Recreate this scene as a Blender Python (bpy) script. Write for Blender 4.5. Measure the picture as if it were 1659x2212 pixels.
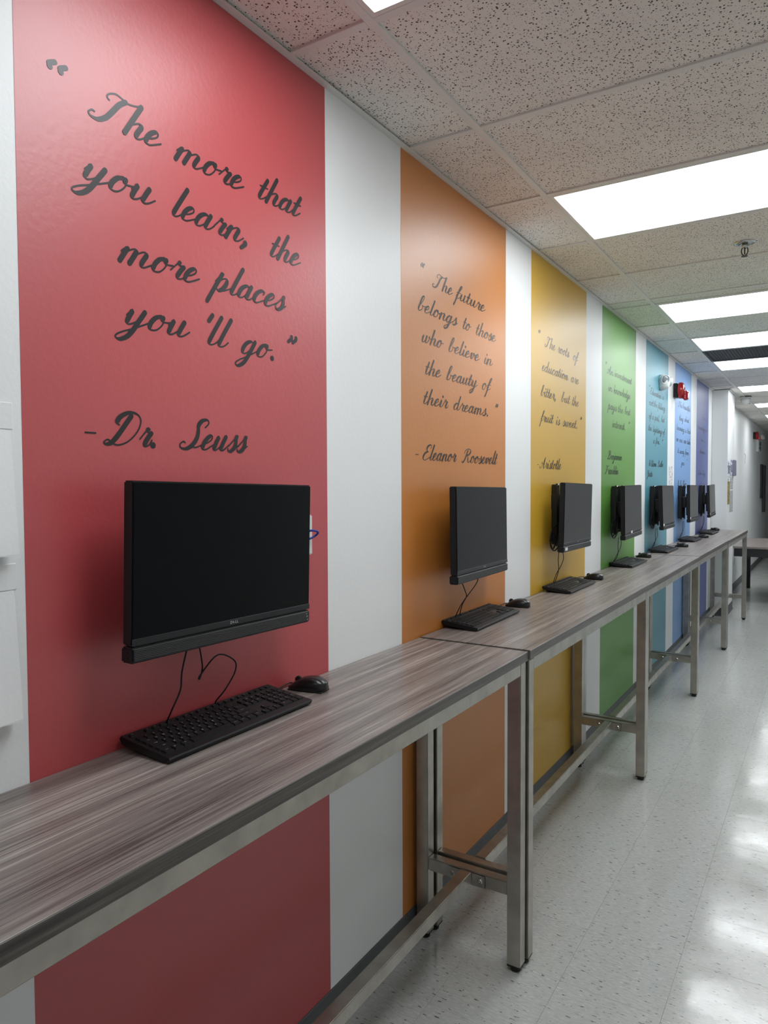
import bpy, bmesh, math, random
from mathutils import Vector, Matrix
random.seed(7)
for o in list(bpy.data.objects):
    bpy.data.objects.remove(o, do_unlink=True)
S = bpy.context.scene
COL = S.collection

# ------------------------------------------------------------------ camera
YAW, PIT, ROL = .5605, -.0372, -.0039
F = Vector((-math.sin(YAW) * math.cos(PIT), math.cos(YAW) * math.cos(PIT), math.sin(PIT)))
R0 = Vector((math.cos(YAW), math.sin(YAW), 0)); U0 = R0.cross(F)
c_, s_ = math.cos(ROL), math.sin(ROL)
RR = c_ * R0 + s_ * U0; UU = c_ * U0 - s_ * R0
cd = bpy.data.cameras.new('camera'); cam = bpy.data.objects.new('camera', cd); COL.objects.link(cam)
cam.matrix_world = Matrix(((RR.x, UU.x, -F.x, 1.212), (RR.y, UU.y, -F.y, 0), (RR.z, UU.z, -F.z, 1.5659), (0, 0, 0, 1)))
cd.sensor_fit = 'VERTICAL'; cd.sensor_height = 36.0; cd.sensor_width = 27.0
cd.lens = 1539.84 / 2212 * 36.0
cd.clip_start = .02; cd.clip_end = 100
S.camera = cam

# ------------------------------------------------------------------ world and exposure (the light comes from the ceiling panels)
w = bpy.data.worlds.new('world'); S.world = w; w.use_nodes = True
w.node_tree.nodes['Background'].inputs[0].default_value = (.75, .8, .85, 1)
w.node_tree.nodes['Background'].inputs[1].default_value = .3
S.view_settings.view_transform = 'Standard'; S.view_settings.look = 'None'
S.view_settings.exposure = 1.05; S.view_settings.gamma = 1.0; S.view_settings.use_curve_mapping = False
PANEL = 4.3            # radiance of the lit ceiling panels

# ------------------------------------------------------------------ materials
def srgb(r, g, b):
    f = lambda c: (c / 255 / 12.92) if c / 255 <= .04045 else ((c / 255 + .055) / 1.055) ** 2.4
    return (f(r), f(g), f(b), 1)
class NT:
    def __init__(s, name):
        s.m = bpy.data.materials.new(name); s.m.use_nodes = True; s.t = s.m.node_tree
        s.b = s.t.nodes['Principled BSDF']
    def n(s, typ, **kw):
        nd = s.t.nodes.new(typ)
        for k, v in kw.items():
            if k in nd.inputs.keys(): nd.inputs[k].default_value = v
            else: setattr(nd, k, v)
        return nd
    def l(s, a, b): s.t.links.new(a, b)
    def coords(s, scale=(1, 1, 1), kind='Position', rot=(0, 0, 0)):
        mp = s.n('ShaderNodeMapping'); mp.inputs['Scale'].default_value = scale; mp.inputs['Rotation'].default_value = rot
        if kind == 'Position': s.l(s.n('ShaderNodeNewGeometry').outputs['Position'], mp.inputs['Vector'])
        else: s.l(s.n('ShaderNodeTexCoord').outputs[kind], mp.inputs['Vector'])
        return mp.outputs[0]
    def noise(s, vec, scale, detail=2, rough=.5):
        nd = s.n('ShaderNodeTexNoise'); nd.inputs['Scale'].default_value = scale
        nd.inputs['Detail'].default_value = detail; nd.inputs['Roughness'].default_value = rough
        s.l(vec, nd.inputs['Vector']); return nd.outputs['Fac']
    def ramp(s, fac, stops):
        nd = s.n('ShaderNodeValToRGB'); e = nd.color_ramp.elements
        while len(e) < len(stops): e.new(.5)
        for el, (p, c) in zip(e, stops): el.position = p; el.color = c
        s.l(fac, nd.inputs[0]); return nd.outputs[0]
    def mix(s, fac, a, b, mode='MIX'):
        nd = s.n('ShaderNodeMix', data_type='RGBA', blend_type=mode)
        for sock, v in ((nd.inputs['Factor'], fac), (nd.inputs['A'], a), (nd.inputs['B'], b)): pass
        ins = [i for i in nd.inputs if i.enabled]
        for sock, v in zip(ins, (fac, a, b)):
            if hasattr(v, 'is_output'): s.l(v, sock)
            else: sock.default_value = v
        return [o for o in nd.outputs if o.enabled][0]
    def bump(s, h, strength, dist=.001):
        nd = s.n('ShaderNodeBump'); nd.inputs['Strength'].default_value = strength; nd.inputs['Distance'].default_value = dist
        s.l(h, nd.inputs['Height']); s.l(nd.outputs[0], s.b.inputs['Normal'])
def plain(name, col, rough=.5, metal=0.0, spec=.5, emit=None):
    q = NT(name); q.b.inputs['Base Color'].default_value = col
    q.b.inputs['Roughness'].default_value = rough; q.b.inputs['Metallic'].default_value = metal
    q.b.inputs['Specular IOR Level'].default_value = spec
    if emit: q.b.inputs['Emission Color'].default_value = emit[0]; q.b.inputs['Emission Strength'].default_value = emit[1]
    return q.m
def paint(name, col, rough, bump=.25, spec=.5):
    q = NT(name); v = q.coords()
    big = q.noise(v, 1.7, 2); fine = q.noise(v, 70, 3, .6)
    q.l(q.mix(big, tuple(c * .96 for c in col[:3]) + (1,), tuple(min(1, c * 1.03) for c in col[:3]) + (1,)), q.b.inputs['Base Color'])
    q.b.inputs['Roughness'].default_value = rough; q.b.inputs['Specular IOR Level'].default_value = spec
    q.bump(fine, bump, .002); return q.m
M = {}
M['white'] = paint('white_wall_paint', srgb(232, 234, 234), .45)
BANDC = [('red', (182, 68, 72)), ('orange', (194, 120, 46)), ('yellow', (206, 162, 44)), ('green', (92, 146, 58)),
         ('teal', (84, 146, 162)), ('blue', (122, 164, 216)), ('indigo', (82, 96, 160))]
for n, c in BANDC: M[n] = paint(n + '_wall_paint', srgb(*c), .42, spec=1.0)
M['vinyl'] = plain('black_vinyl_lettering', srgb(34, 31, 33), .38)
M['cove'] = plain('dark_grey_vinyl_base', srgb(82, 84, 86), .45)
M['tee'] = plain('white_ceiling_grid', srgb(220, 219, 215), .5)
M['black'] = plain('black_plastic', srgb(19, 20, 22), .42, spec=.3)
M['blackm'] = plain('black_metal', srgb(20, 20, 21), .45)
M['chin'] = plain('dark_grey_plastic', srgb(28, 30, 32), .4, spec=.35)
M['screen'] = plain('matte_dark_screen', srgb(8, 11, 13), .24, spec=.08)
_sb = M['screen'].node_tree.nodes['Principled BSDF']; _sb.inputs['Sheen Weight'].default_value = .24; _sb.inputs['Sheen Roughness'].default_value = .28
M['rubber'] = plain('black_rubber', srgb(16, 16, 16), .6)
M['key'] = plain('black_keycap', srgb(17, 17, 19), .5, spec=.25)
M['legend'] = plain('light_grey_print', srgb(190, 190, 190), .6)
M['silver'] = plain('silver_print', srgb(205, 208, 210), .35)
M['icon'] = plain('white_blue_print', srgb(205, 215, 240), .5)
M['sticker'] = plain('white_sticker', srgb(225, 226, 226), .5)
M['whitep'] = plain('white_plastic', srgb(214, 216, 215), .4)
M['redp'] = plain('red_gloss_plastic', srgb(150, 22, 28), .18)
M['bluec'] = plain('blue_network_cable', srgb(40, 60, 150), .4)
M['chrome'] = plain('chrome', srgb(190, 190, 188), .22, 1)
M['lens'] = plain('clear_lens', srgb(128, 134, 140), .15)
M['board'] = plain('dark_board', srgb(52, 54, 56), .5)
M['purple'] = plain('grey_blue_plastic', srgb(120, 122, 140), .45)
M['diff_fill'] = plain('added_fill_diffuser', (.9, .9, .9, 1), .5, emit=((.93, .97, 1.0, 1), PANEL * .35))  # dim fill for the panel added out of view behind the camera
M['diff'] = plain('lit_panel_diffuser', (.9, .9, .9, 1), .5, emit=((.93, .97, 1.0, 1), PANEL))

def mk_steel():
    q = NT('brushed_steel'); v = q.coords((30, 30, 4))
    n1 = q.noise(v, 3, 4, .6); n2 = q.noise(q.coords(), 14, 3)
    q.l(q.ramp(n2, [(.3, srgb(168, 164, 156)), (.7, srgb(192, 188, 180))]), q.b.inputs['Base Color'])
    q.b.inputs['Metallic'].default_value = 1
    q.l(q.ramp(n1, [(.2, (.3, .3, .3, 1)), (.8, (.44, .44, .44, 1))]), q.b.inputs['Roughness'])
    q.bump(n1, .08, .0005); return q.m
M['steel'] = mk_steel()
def mk_lam(name, dark=False, axis='y'):
    q = NT(name)
    sc = (1, .013, 1) if axis == 'y' else (.013, 1, 1)
    v = q.coords(sc)
    a = q.noise(v, 620, 3, .65); b = q.noise(v, 220, 3, .6); c = q.noise(v, 50, 2)
    ad = q.n('ShaderNodeMath', operation='ADD'); q.l(a, ad.inputs[0]); q.l(b, ad.inputs[1])
    ad2 = q.n('ShaderNodeMath', operation='ADD'); q.l(ad.outputs[0], ad2.inputs[0]); q.l(c, ad2.inputs[1])
    sc3 = q.n('ShaderNodeMath', operation='MULTIPLY'); q.l(ad2.outputs[0], sc3.inputs[0]); sc3.inputs[1].default_value = 1 / 3
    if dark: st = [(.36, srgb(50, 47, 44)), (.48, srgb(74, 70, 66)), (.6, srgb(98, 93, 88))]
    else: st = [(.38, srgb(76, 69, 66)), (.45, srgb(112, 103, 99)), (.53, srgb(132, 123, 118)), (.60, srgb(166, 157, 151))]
    q.l(q.ramp(sc3.outputs[0], st), q.b.inputs['Base Color'])
    q.b.inputs['Roughness'].default_value = .33
    q.bump(a, .12, .0006); return q.m
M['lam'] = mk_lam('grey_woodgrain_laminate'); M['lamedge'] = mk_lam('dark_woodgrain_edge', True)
M['lamx'] = mk_lam('grey_woodgrain_laminate_across', False, 'x')
def mk_vct():
    q = NT('speckled_vinyl_tile')
    ob = q.n('ShaderNodeObjectInfo')
    v0 = q.n('ShaderNodeNewGeometry').outputs['Position']
    off = q.n('ShaderNodeVectorMath', operation='SCALE'); off.inputs[0].default_value = (7, 3, 0)
    q.l(ob.outputs['Random'], off.inputs['Scale'])
    addv = q.n('ShaderNodeVectorMath', operation='ADD'); q.l(v0, addv.inputs[0]); q.l(off.outputs[0], addv.inputs[1])
    mp = q.n('ShaderNodeMapping'); mp.inputs['Rotation'].default_value = (0, 0, .25); mp.inputs['Scale'].default_value = (.34, 1.25, 1)
    q.l(addv.outputs[0], mp.inputs['Vector'])
    v = mp.outputs[0]
    base = q.noise(v, 120, 3, .6)
    col = q.ramp(base, [(.3, srgb(172, 174, 170)), (.7, srgb(194, 195, 191))])
    d = q.ramp(q.noise(v, 105, 2, .6), [(.645, (0, 0, 0, 1)), (.69, (1, 1, 1, 1))])
    l_ = q.ramp(q.noise(q_off(q, v), 110, 2, .6), [(.65, (0, 0, 0, 1)), (.70, (1, 1, 1, 1))])
    col = q.mix(l_, col, srgb(210, 210, 204)); col = q.mix(d, col, srgb(92, 90, 84))
    tint = q.ramp(ob.outputs['Random'], [(0, (.95, .95, .95, 1)), (1, (1.0, 1.0, 1.0, 1))])
    col = q.mix(1.0, col, tint, 'MULTIPLY')
    q.l(col, q.b.inputs['Base Color'])
    wear = q.noise(q.coords((1, 1, 1)), 5, 4, .6)
    q.l(q.ramp(wear, [(.3, (.09, .09, .09, 1)), (.75, (.2, .2, .2, 1))]), q.b.inputs['Roughness'])
    q.b.inputs['Specular IOR Level'].default_value = .5
    q.bump(q.noise(q.coords((1, 1, 1)), 9, 2), .06, .01); return q.m
def q_off(q, v):
    a = q.n('ShaderNodeVectorMath', operation='ADD'); a.inputs[1].default_value = (3.3, 9.1, 4.2); q.l(v, a.inputs[0]); return a.outputs[0]
M['vct'] = mk_vct()
def mk_acoustic():
    q = NT('fissured_acoustic_tile'); v0 = q.coords()
    warp = q.n('ShaderNodeTexNoise'); warp.inputs['Scale'].default_value = 60; q.l(v0, warp.inputs['Vector'])
    vm = q.n('ShaderNodeVectorMath', operation='SCALE'); vm.inputs['Scale'].default_value = .012; q.l(warp.outputs['Color'], vm.inputs[0])
    va = q.n('ShaderNodeVectorMath', operation='ADD'); q.l(v0, va.inputs[0]); q.l(vm.outputs[0], va.inputs[1])
    def spots(scale, thr, rnd, off):
        a = q.n('ShaderNodeVectorMath', operation='ADD'); a.inputs[1].default_value = off; q.l(va.outputs[0], a.inputs[0])
        vo = q.n('ShaderNodeTexVoronoi'); vo.inputs['Scale'].default_value = scale; q.l(a.outputs[0], vo.inputs['Vector'])
        r = q.ramp(vo.outputs['Distance'], [(thr, (1, 1, 1, 1)), (thr + .05, (0, 0, 0, 1))])
        sel = q.n('ShaderNodeSeparateColor'); q.l(vo.outputs['Color'], sel.inputs[0])
        rr = q.ramp(sel.outputs[0], [(rnd, (0, 0, 0, 1)), (rnd + .02, (1, 1, 1, 1))])
        return q.mix(1.0, r, rr, 'MULTIPLY')
    h = q.mix(1.0, spots(115, .25, .3, (0, 0, 0)), spots(220, .2, .5, (1, 2, 3)), 'ADD')
    body = q.ramp(q.noise(v0, 3, 3), [(.3, srgb(226, 222, 216)), (.7, srgb(234, 231, 225))])
    q.l(q.mix(h, body, srgb(88, 83, 79)), q.b.inputs['Base Color'])
    q.b.inputs['Roughness'].default_value = .9; q.b.inputs['Specular IOR Level'].default_value = .2
    inv = q.n('ShaderNodeInvert'); q.l(h, inv.inputs['Color'])
    q.bump(inv.outputs[0], .5, .002); return q.m
M['tile'] = mk_acoustic()
def mk_print(name, base, ink, scale, thr=.52):
    q = NT(name); v = q.coords((1, .45, 1))
    q.l(q.ramp(q.noise(v, scale, 2), [(thr, base), (thr + .06, ink)]), q.b.inputs['Base Color'])
    q.b.inputs['Roughness'].default_value = .6; return q.m
M['paper1'] = mk_print('printed_notice_paper', srgb(222, 222, 224), srgb(175, 176, 180), 45)
M['paper2'] = mk_print('printed_poster_paper', srgb(214, 216, 226), srgb(120, 122, 132), 28)
M['paper3'] = mk_print('grey_printed_sheet', srgb(176, 178, 178), srgb(140, 142, 142), 40)
M['brass'] = mk_print('ochre_printed_sheet', srgb(150, 134, 70), srgb(104, 92, 52), 36)
def mk_grille():
    q = NT('dark_perforated_grille'); v = q.coords()
    ck = q.n('ShaderNodeTexChecker'); ck.inputs['Scale'].default_value = 90; q.l(v, ck.inputs['Vector'])
    q.l(q.mix(ck.outputs['Fac'], srgb(34, 35, 36), srgb(86, 88, 90)), q.b.inputs['Base Color'])
    q.b.inputs['Roughness'].default_value = .6; return q.m
M['grille'] = mk_grille()
def mk_cloth():
    q = NT('ribbed_speaker_grille'); wv = q.n('ShaderNodeTexWave', wave_type='BANDS', bands_direction='Z')
    wv.inputs['Scale'].default_value = 95; q.l(q.coords(kind='Object'), wv.inputs['Vector'])
    q.l(q.ramp(wv.outputs['Fac'], [(.2, srgb(20, 21, 23)), (.8, srgb(34, 36, 38))]), q.b.inputs['Base Color'])
    q.b.inputs['Roughness'].default_value = .5; q.bump(wv.outputs['Fac'], .4, .001); return q.m
M['barcloth'] = mk_cloth()

# ------------------------------------------------------------------ mesh helpers
class MB:
    def __init__(s): s.bm = bmesh.new()
    def box(s, x0, x1, y0, y1, z0, z1, bev=0.0, seg=2):
        r = bmesh.ops.create_cube(s.bm, size=1.0); vs = r['verts']
        for v in vs:
            v.co = Vector(((x0 + x1) / 2 + v.co.x * (x1 - x0), (y0 + y1) / 2 + v.co.y * (y1 - y0), (z0 + z1) / 2 + v.co.z * (z1 - z0)))
        if bev > 0:
            es = {e for v in vs for e in v.link_edges}
            bmesh.ops.bevel(s.bm, geom=list(es), offset=bev, segments=seg, affect='EDGES', clamp_overlap=True)
        return s
    def poly(s, pts): s.bm.faces.new([s.bm.verts.new(p) for p in pts]); return s
    def prism(s, prof, y0, y1):            # profile of (x, z) extruded along y
        a = [s.bm.verts.new((x, y0, z)) for x, z in prof]; b = [s.bm.verts.new((x, y1, z)) for x, z in prof]
        n = len(prof)
        s.bm.faces.new(a[::-1]); s.bm.faces.new(b)
        for i in range(n): s.bm.faces.new((a[i], a[(i + 1) % n], b[(i + 1) % n], b[i]))
        bmesh.ops.recalc_face_normals(s.bm, faces=s.bm.faces[:]); return s
    def lathe(s, prof, n=24, mat=None):    # profile of (r, z) about local z, then mat
        rings = []
        for r, z in prof:
            rings.append([s.bm.verts.new((r * math.cos(2 * math.pi * k / n), r * math.sin(2 * math.pi * k / n), z)) for k in range(n)])
        fs = []
        for a, b in zip(rings, rings[1:]):
            for k in range(n): fs.append(s.bm.faces.new((a[k], a[(k + 1) % n], b[(k + 1) % n], b[k])))
        fs.append(s.bm.faces.new(rings[0][::-1])); fs.append(s.bm.faces.new(rings[-1]))
        bmesh.ops.recalc_face_normals(s.bm, faces=fs)
        if mat: bmesh.ops.transform(s.bm, matrix=mat, verts=[v for r in rings for v in r])
        return s
    def tube(s, pts, r, n=8, smooth=6):
        P = catmull(pts, smooth) if smooth else [Vector(p) for p in pts]
        rings = []; up = Vector((.3, .2, 1)).normalized()
        for i, p in enumerate(P):
            t = (P[min(i + 1, len(P) - 1)] - P[max(i - 1, 0)]).normalized()
            a = t.cross(up)
            if a.length < 1e-4: a = t.cross(Vector((1, 0, 0)))
            a.normalize(); b = t.cross(a).normalized(); up = -b if (-b).dot(up) > 0 else b
            b = up; a = t.cross(b).normalized()
            rings.append([s.bm.verts.new(p + r * (math.cos(2 * math.pi * k / n) * a + math.sin(2 * math.pi * k / n) * b)) for k in range(n)])
        for a, b in zip(rings, rings[1:]):
            for k in range(n): s.bm.faces.new((a[k], a[(k + 1) % n], b[(k + 1) % n], b[k]))
        s.bm.faces.new(rings[0][::-1]); s.bm.faces.new(rings[-1])
        bmesh.ops.recalc_face_normals(s.bm, faces=s.bm.faces[:]); return s
    def mesh(s, name, smooth=False):
        me = bpy.data.meshes.new(name); s.bm.to_mesh(me); s.bm.free()
        if smooth:
            for p in me.polygons: p.use_smooth = True
        return me
    def build(s, name, mat, parent=None, smooth=False):
        return obj(name, s.mesh(name, smooth), mat, parent)
def catmull(pts, k):
    P = [Vector(p) for p in pts]; out = []
    for i in range(len(P) - 1):
        p0 = P[max(i - 1, 0)]; p1 = P[i]; p2 = P[i + 1]; p3 = P[min(i + 2, len(P) - 1)]
        for j in range(k):
            t = j / k
            out.append(.5 * ((2 * p1) + (p2 - p0) * t + (2 * p0 - 5 * p1 + 4 * p2 - p3) * t * t + (3 * p1 - p0 - 3 * p2 + p3) * t ** 3))
    out.append(P[-1]); return out
def obj(name, me, mat, parent=None):
    o = bpy.data.objects.new(name, me); COL.objects.link(o)
    if mat and not me.materials: me.materials.append(M[mat] if isinstance(mat, str) else mat)
    if parent: o.parent = parent
    return o
def tag(o, label, cat, group=None):
    o['label'] = label; o['category'] = cat
    if group: o['group'] = group
    return o
def thing(name, label, cat, loc=(0, 0, 0), group=None):
    o = bpy.data.objects.new(name, None); COL.objects.link(o); o.location = loc; o.empty_display_size = .05
    return tag(o, label, cat, group)
def struct(o): o['kind'] = 'structure'; return o
def copy_tree(o, parent=None):
    c = o.copy(); COL.objects.link(c); c.parent = parent
    for ch in list(o.children): copy_tree(ch, c)
    return c
_tc = {}
def text_mesh(txt, size):
    key = (txt, size)
    if key in _tc: return _tc[key]
    cu = bpy.data.curves.new('t', 'FONT'); cu.body = txt; cu.size = size; cu.align_x = 'CENTER'; cu.align_y = 'CENTER'; cu.resolution_u = 2
    o = bpy.data.objects.new('t', cu); COL.objects.link(o)
    me = bpy.data.meshes.new_from_object(o.evaluated_get(bpy.context.evaluated_depsgraph_get()))
    bpy.data.objects.remove(o, do_unlink=True); bpy.data.curves.remove(cu); _tc[key] = me
    return me
def add_text(bm, txt, size, mat4):
    me = text_mesh(txt, size); vs = [bm.verts.new(mat4 @ v.co) for v in me.vertices]
    for p in me.polygons:
        try: bm.faces.new([vs[i] for i in p.vertices])
        except ValueError: pass
def frame4(o, ex, ey, ez): return Matrix(((ex[0], ey[0], ez[0], o[0]), (ex[1], ey[1], ez[1], o[1]), (ex[2], ey[2], ez[2], o[2]), (0, 0, 0, 1)))

# ------------------------------------------------------------------ the room
HC = 2.6715; XR = 2.45; Y0 = -3.2; Y1 = 24.0
BANDS = [(.730, 1.628), (2.041, 2.931), (3.242, 4.130), (4.468, 5.359), (5.694, 6.561), (6.885, 7.759), (8.106, 8.956)]
wl = struct(MB().box(-.15, 0, Y0, Y1, -.05, HC + .12).build('wall_left', 'white'))
for (a, b), (n, c) in zip(BANDS, BANDC):
    o = MB().box(-.001, .0006, a, b, .088, HC - .001).build('painted_band', n, wl); o['label'] = n + ' painted band running from floor to ceiling'
struct(MB().box(XR, XR + .15, Y0, Y1, -.05, HC + .12).build('wall_right', 'white'))
struct(MB().box(-.15, XR + .15, Y0 - .15, Y0, -.05, HC + .12).build('wall_back', 'white'))
struct(MB().box(-.15, XR + .15, Y1, Y1 + .15, -.05, HC + .12).build('wall_end', 'white'))
CX, CY0, CY1 = .172, 9.245, 9.905
struct(MB().box(-.002, CX, CY0, CY1, 0, HC - .002, .004).build('wall_column', 'white'))
# vinyl cove base
cove = [(0, .0), (.016, .0), (.012, .004), (.006, .016), (.004, .03), (.004, .096), (.0025, .0985), (0, .0985)]
struct(MB().prism(cove, Y0, CY0).build('baseboard_left', 'cove'))
struct(MB().prism(cove, CY1, Y1).build('baseboard_far', 'cove'))
struct(MB().prism([(x + CX, z) for x, z in cove], CY0 - .005, CY1 + .005).build('baseboard_column', 'cove'))
bf = MB().prism(cove, 0, CX + .005); bmesh.ops.transform(bf.bm, matrix=Matrix.Translation((0, CY0, 0)) @ Matrix(((0, 1, 0, 0), (-1, 0, 0, 0), (0, 0, 1, 0), (0, 0, 0, 1))), verts=bf.bm.verts)
struct(bf.build('baseboard_front', 'cove'))
struct(MB().prism([(XR - x, z) for x, z in cove], Y0, Y1).build('baseboard_right', 'cove'))

# floor: slab, vinyl tiles one by one where the picture shows them, one sheet of tiles elsewhere
fl = struct(MB().box(-.15, XR + .15, Y0 - .15, Y1 + .15, -.08, -.003).build('floor', 'vct'))
T12 = .3048; XG = [0, .2054, .5102, .815, 1.1198, 1.4246]; YG0 = 2.1545 - 7 * T12
tm = {}
def floor_tile(x0, x1, y0, y1):
    wx = round(x1 - x0, 4)
    if wx not in tm: tm[wx] = MB().box(0, wx - .0005, 0, T12 - .0005, -.0032, 0, .0004, 1).mesh('floor_tile')
    o = obj('floor_tile', tm[wx], 'vct', fl); o.location = (x0, y0, 0)
nrow = 46
for j in range(nrow):
    y = YG0 + j * T12
    for i in range(5):
        if i == 4 and j > 24: continue
        if i == 3 and j > 40: continue
        floor_tile(XG[i], XG[i + 1], y, y + T12)
rest = MB(); ye = YG0 + nrow * T12
for (xa, xb, ya, yb) in ((0, XR, Y0, YG0), (XG[5], XR, YG0, ye), (XG[4], XG[5], YG0 + 25 * T12, ye), (XG[3], XG[4], YG0 + 41 * T12, ye), (0, XR, ye, Y1)):
    ny = max(1, round((yb - ya) / T12)); nx = max(1, round((xb - xa) / T12))
    for i in range(nx):
        for j in range(ny):
            x = xa + (xb - xa) * i / nx; y = ya + (yb - ya) * j / ny
            rest.box(x, x + (xb - xa) / nx - .0005, y, y + (yb - ya) / ny - .0005, -.003, 0)
o = rest.build('floor_tiles_beyond', 'vct', fl); o['kind'] = 'stuff'

# ceiling: slab, grid, tiles one by one
ce = struct(MB().box(-.15, XR + .15, Y0 - .15, Y1 + .15, HC + .12, HC + .2).build('ceiling', 'tee'))
TT = .6096
lines = [1.4664 + k * TT for k in range(-7, 6)]
lines += [4.655 + k * TT for k in range(0, 8)] + [9.055 + k * TT for k in range(0, 4)] + [11.095 + k * TT for k in range(0, 4)] + [13.0 + k * TT for k in range(0, 18)]
lines = [v for v in lines if Y0 < v < Y1]
XT = [0, .2606, .2606 + 1.2192, XR]
LIGHTS = [-.9724, .8568, 2.6856, 4.655, 5.8742, 7.0934, 9.055, 11.095, 13.0]
VENT = 4.655 + 3 * TT
for x in XT[1:3]:
    MB().box(x - .012, x + .012, Y0, Y1, HC, HC + .03, .001, 1).build('main_tee', 'tee', ce)
for v in lines:
    for a, b in zip(XT, XT[1:]):
        MB().box(a + (.012 if a > 0 else 0), b - .012 if b < XR else b, v - .012, v + .012, HC + .0004, HC + .03, .001, 1).build('cross_tee', 'tee', ce)
# wall angle around the edge
struct(MB().prism([(0, HC - .0005), (.022, HC - .0005), (.022, HC + .0012), (.0015, HC + .0012), (.0015, HC + .02), (0, HC + .02)], Y0, Y1).build('trim_1', 'tee'))
struct(MB().box(CX, CX + .02, CY0 - .02, CY1, HC - .003, HC - .0005).box(0, CX + .02, CY0 - .022, CY0, HC - .003, HC - .0006).build('trim_2', 'tee'))
def cell_kind(v, i):
    if i == 1 and any(abs(v - q) < .02 for q in LIGHTS): return 'light'
    if i == 1 and abs(v - VENT) < .02: return 'vent'
    return 'tile'
for v, v2 in zip([Y0] + lines, lines + [Y1]):
    for i, (a, b) in enumerate(zip(XT, XT[1:])):
        if cell_kind(v, i) != 'tile': continue
        dz = random.uniform(-.001, .001)
        xa = a + (.004 if a > 0 else .0); 
        MB().box(a + .003, b - .003, v + .003, v2 - .003, HC + .007 + dz, HC + .022, .002, 1).build('ceiling_tile', 'tile', ce)
# recessed light panels; the first is unseen, added to brighten the near end
LN = ['added unseen fill panel in the ceiling behind the viewer',
      'lit ceiling panel cut off by the top edge above the red band', 'large lit ceiling panel between orange band and the sprinkler head',
      'lit ceiling panel over the green band, beyond the sprinkler head', 'lit ceiling panel on the near side of the dark grille',
      'lit ceiling panel on the far side of the dark grille', 'lit ceiling panel nearest the white wall column',
      'lit ceiling panel beyond the hanging white dome, second farthest', 'farthest lit ceiling panel, at the right picture edge']
for v, lab in zip(LIGHTS, LN):
    t = thing('ceiling_light', lab, 'light', ((XT[1] + XT[2]) / 2, v + TT / 2, HC), 'recessed ceiling light panels')
    hx, hy = 1.2192 / 2 - .013, TT / 2 - .013
    fr = MB()
    for x0, x1, y0, y1 in ((-hx, hx, -hy, -hy + .014), (-hx, hx, hy - .014, hy), (-hx, -hx + .014, -hy + .014, hy - .014), (hx - .014, hx, -hy + .014, hy - .014)):
        fr.box(x0, x1, y0, y1, .0006, .03)
    fr.build('frame', 'tee', t)
    MB().box(-hx + .014, hx - .014, -hy + .014, hy - .014, .004, .008).build('diffuser', 'diff' if v > 0 else 'diff_fill', t)
# dark return air grille
t = thing('return_air_grille', 'dark perforated return air grille set between two lit ceiling panels', 'air vent', ((XT[1] + XT[2]) / 2, VENT + TT / 2, HC))
hx, hy = 1.2192 / 2 - .013, TT / 2 - .013
fr = MB()
for x0, x1, y0, y1 in ((-hx, hx, -hy, -hy + .02), (-hx, hx, hy - .02, hy), (-hx, -hx + .02, -hy + .02, hy - .02), (hx - .02, hx, -hy + .02, hy - .02)): fr.box(x0, x1, y0, y1, .0006, .02)
fr.build('frame', 'grille', t)
MB().box(-hx + .02, hx - .02, -hy + .02, hy - .02, .006, .01).build('perforated_sheet', 'grille', t)
me = MB().box(-.0008, .0008, -hy + .02, hy - .02, .0008, .006).mesh('blade')
for k in range(48): o = obj('blade', me, 'grille', t); o.location = (-hx + .02 + (2 * hx - .04) * (k + .5) / 48, 0, 0)

# ------------------------------------------------------------------ script lettering: pen strokes in units of the x-height
GL = {}
def g(ch, adv, *strokes): GL[ch] = (adv, strokes)
EX = lambda x, a: [(x, .22), (x + .07, .03), (x + .18, .02), (x + .3, .15), (a, .42)]
BOWL = [(.52, .82), (.4, .98), (.25, .96), (.1, .75), (.04, .4), (.1, .08), (.22, 0), (.36, .1), (.5, .4), (.58, .95)]
g('a', .95, BOWL, [(.58, 1.0), (.56, .6)] + EX(.56, .97))
g('b', .85, [(.0, .4), (.2, .95), (.36, 1.7), (.34, 2.05), (.22, 2.08), (.12, 1.8), (.08, .9), (.07, .3), (.16, .02), (.34, .04), (.5, .3), (.5, .68), (.4, .86), (.5, .76), (.68, .74), (.87, .82)])
g('c', .75, [(.5, .74), (.52, .9), (.42, 1.0), (.25, .97), (.09, .7), (.06, .35), (.15, .06), (.3, 0), (.45, .1), (.76, .42)])
g('d', .95, BOWL, [(.58, 2.05), (.56, 1.2), (.56, .6)] + EX(.56, .97))
g('e', .72, [(.03, .38), (.25, .48), (.43, .72), (.4, .95), (.27, 1.0), (.12, .8), (.05, .42), (.12, .08), (.27, 0), (.42, .08), (.74, .42)])
g('f', .62, [(.0, .4), (.2, .8), (.4, 1.5), (.5, 1.9), (.44, 2.1), (.33, 2.0), (.25, 1.5), (.18, .6), (.12, -.3), (.06, -.85), (.02, -1.0)], [(-.02, .92), (.22, .95), (.55, 1.0)], [(.16, .1), (.34, .12), (.64, .42)])
LOOP = [(.55, .4), (.5, -.3), (.4, -.75), (.2, -.98), (.02, -.92), (-.02, -.75), (.14, -.5), (.45, -.2)]
g('g', .95, BOWL, [(.58, 1.0), (.56, .6)] + LOOP + [(.97, .42)])
g('h', .98, [(.14, 2.08), (.12, 1.2), (.1, .02)], [(.11, .4), (.22, .75), (.4, .97), (.54, .97), (.6, .8), (.58, .5)] + EX(.58, 1.0))
g('i', .48, [(.0, .5), (.1, .98), (.1, .6)] + EX(.1, .5), 'dot', (.16, 1.5))
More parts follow.
